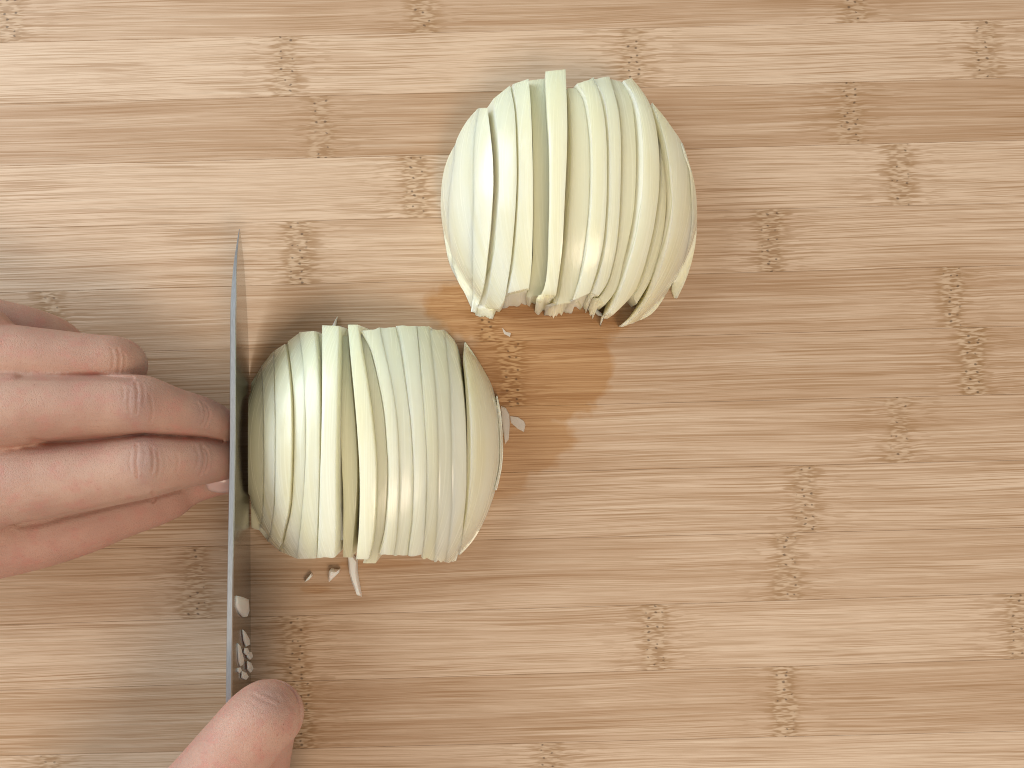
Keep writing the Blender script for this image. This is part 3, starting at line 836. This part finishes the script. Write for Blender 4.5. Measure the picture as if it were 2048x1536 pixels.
f_lit = [(320, 2110, 48, 10, 10), (420, 2020, 47, 9, 9), (510, 1965, 45, 8.4, 8.4), (548, 1960, 36, 7.8, 7.8), (540, 1985, 27, 7, 7), (505, 2000, 22, 6.6, 6.6)]
f_thumb = [(250, 1900, 34, 14, 13), (330, 1780, 32, 12, 12), (395, 1690, 33, 10, 10), (425, 1620, 34, 9, 8.5), (438, 1570, 34, 7.4, 7.0)]
f_palm = [(300, 2420, 44, 28, 24), (290, 2250, 44, 30, 24), (280, 2080, 45, 34, 24), (270, 1930, 46, 34, 22), (265, 1830, 48, 26, 18)]
CR2 = []
def seg2(a, b, depth, sig):
    CR2.append(([a, ((a[0] + b[0]) / 2 + random.uniform(-2, 2), (a[1] + b[1]) / 2 + random.uniform(-2, 2)), b], depth, sig))
seg2((505, 1388), (548, 1412), .30, 2.2); seg2((520, 1384), (560, 1402), .26, 2.0); seg2((548, 1388), (584, 1418), .16, 2.2); seg2((492, 1400), (530, 1424), .14, 2.2); seg2((566, 1392), (590, 1420), .18, 2.2)
hand_b = build_hand('hand', [f_index, f_mid, f_ring, f_lit, f_thumb, f_palm], M_skin2, 0.0006, 6, CR2,
    'hand gripping the knife, bent forefinger knuckle hooked over the spine', 'hand', (-0.09, -0.14, 0.0), bulges=[(545, 1405, 34, 26, .35)])

# ------------------------------------------------------------------ onion scraps
def scrap(name, outline, z0, thick, label, mat, cat='onion piece', warp=0.0, group=None):
    """small flat-ish shard from a pixel outline lying at height z0"""
    pts = [U(a, b, z0) for a, b in outline]
    cx = sum((p for p in pts), Vector()) / len(pts)
    vs, fs = [], []
    n_ = len(pts)
    R = [0.55, 0.9, 1.0, 0.92]
    Z = [thick, thick * .82, thick * .4, 0.0]
    for r, zz in zip(R, Z):
        for k, p in enumerate(pts):
            q = cx + (p - cx) * r
            vs.append((q.x - cx.x, q.y - cx.y, zz + warp * math.sin(k * 1.7) * r))
    for l in range(3):
        for k in range(n_):
            fs.append((l * n_ + k, l * n_ + (k + 1) % n_, (l + 1) * n_ + (k + 1) % n_, (l + 1) * n_ + k))
    fs.append(tuple(range(n_))); fs.append(tuple(range(3 * n_, 4 * n_))[::-1])
    o = mesh_obj(name, vs, fs, mat, None, True, None, (cx.x, cx.y, z0 + 0.0002))
    o.data.set_sharp_from_angle(angle=math.radians(35))
    return tag(o, label, cat, group)
G = 'onion scraps on the board'
scrap('onion_scrap', [(610, 1163), (617, 1153), (624, 1145), (627, 1150), (620, 1158)], 0, .0022, 'tiny pointed onion crumb on the board below the sliced half, nearest the blade', M_scrap, group=G)
scrap('onion_scrap', [(660, 1162), (660, 1140), (664, 1135), (674, 1138), (682, 1136), (681, 1142), (670, 1153)], 0, .0034, 'small triangular onion crumb on the board below the sliced half', M_scrap, group=G)
scrap('onion_scrap', [(698, 1105), (706, 1104), (716, 1118), (716, 1140), (720, 1165), (725, 1191), (717, 1189), (707, 1165), (700, 1140)], 0, .0034, 'long curved onion sliver pointing away below the sliced half', M_scrap, group=G)
scrap('onion_scrap', [(662, 664), (668, 648), (676, 633), (673, 650), (670, 666)], 0.0, .002, 'thin onion sliver sticking out above the half by the knife', M_scrap, group=G)
scrap('onion_scrap', [(683, 1092), (688, 1085), (695, 1078), (704, 1058), (707, 1056), (706, 1078), (698, 1088), (692, 1098), (685, 1098)], .012, .0022, 'small curled onion shred caught between slices at their lower ends', M_scrap, group=G)
scrap('onion_scrap', [(1180, 618), (1188, 616), (1204, 628), (1206, 634), (1196, 632)], 0, .0025, 'small broken onion bit at the hollow end of the far half', M_scrap, group=G)
scrap('onion_membrane', [(1002, 812), (1012, 816), (1019, 828), (1020, 850), (1018, 878), (1010, 888), (1006, 860), (1003, 835)], 0, .0012, 'clear onion membrane lying along the side of the end wedge', M_film, 'onion skin', warp=.0003)
scrap('onion_membrane', [(1020, 832), (1036, 834), (1048, 842), (1051, 850), (1048, 864), (1036, 858), (1022, 846)], 0.0, .0006, 'clear onion membrane flap pointing right onto the bare board', M_film, 'onion skin', warp=.0002)
scrap('onion_membrane', [(1004, 655), (1012, 664), (1022, 666), (1020, 674), (1008, 668)], 0.0, .0003, 'tiny clear onion membrane on the wet board between the two halves', M_film, 'onion skin')
# bits stuck to the blade
def stuck(outline, label, th=.00045, mat=None):
    pts = []
    for a, b in outline:
        p = onplane(a, b, XE(b)); pts.append(p + nv * 0.00072)
    cx = sum((p for p in pts), Vector()) / len(pts)
    n_ = len(pts); vs, fs = [], []
    for r, h in ((0.6, th), (0.92, th * .8), (1.0, 0.0)):
        for p in pts:
            q = cx + (p - cx) * r + nv * h - cx
            vs.append(tuple(q))
    for l in range(2):
        for k in range(n_): fs.append((l * n_ + k, l * n_ + (k + 1) % n_, (l + 1) * n_ + (k + 1) % n_, (l + 1) * n_ + k))
    fs.append(tuple(range(n_))); fs.append(tuple(range(2 * n_, 3 * n_))[::-1])
    o = mesh_obj('onion_bit', vs, fs, mat or M_scrap, None, True, None, tuple(cx))
    tag(o, label, 'onion piece', 'onion bits stuck to the blade')
stuck([(466, 1191), (480, 1194), (490, 1198), (492, 1222), (488, 1234), (480, 1235), (472, 1226), (466, 1212)], 'large white onion bit stuck high on the blade, apart from the cluster', .0006)
stuck([(479, 1259), (484, 1264), (493, 1280), (494, 1290), (486, 1294), (481, 1280)], 'pointed onion bit at the top of the cluster stuck to the blade')
stuck([(469, 1286), (474, 1292), (481, 1320), (480, 1330), (474, 1334), (470, 1320)], 'long narrow onion bit beside the spine in the cluster on the blade')
stuck([(483, 1296), (489, 1296), (492, 1306), (487, 1311), (482, 1306)], 'small onion bit in the middle of the cluster on the blade')
stuck([(490, 1303), (497, 1304), (500, 1314), (494, 1320), (488, 1314)], 'roundish onion bit nearest the cutting edge in the cluster')
stuck([(489, 1322), (496, 1326), (501, 1338), (495, 1346), (489, 1338)], 'grey onion bit low by the cutting edge in the cluster')
stuck([(469, 1336), (474, 1335), (477, 1342), (472, 1347), (468, 1343)], 'smallest onion bit low by the spine in the cluster')
stuck([(478, 1342), (486, 1346), (491, 1354), (486, 1360), (477, 1356)], 'lowest onion bit in the cluster stuck to the blade')
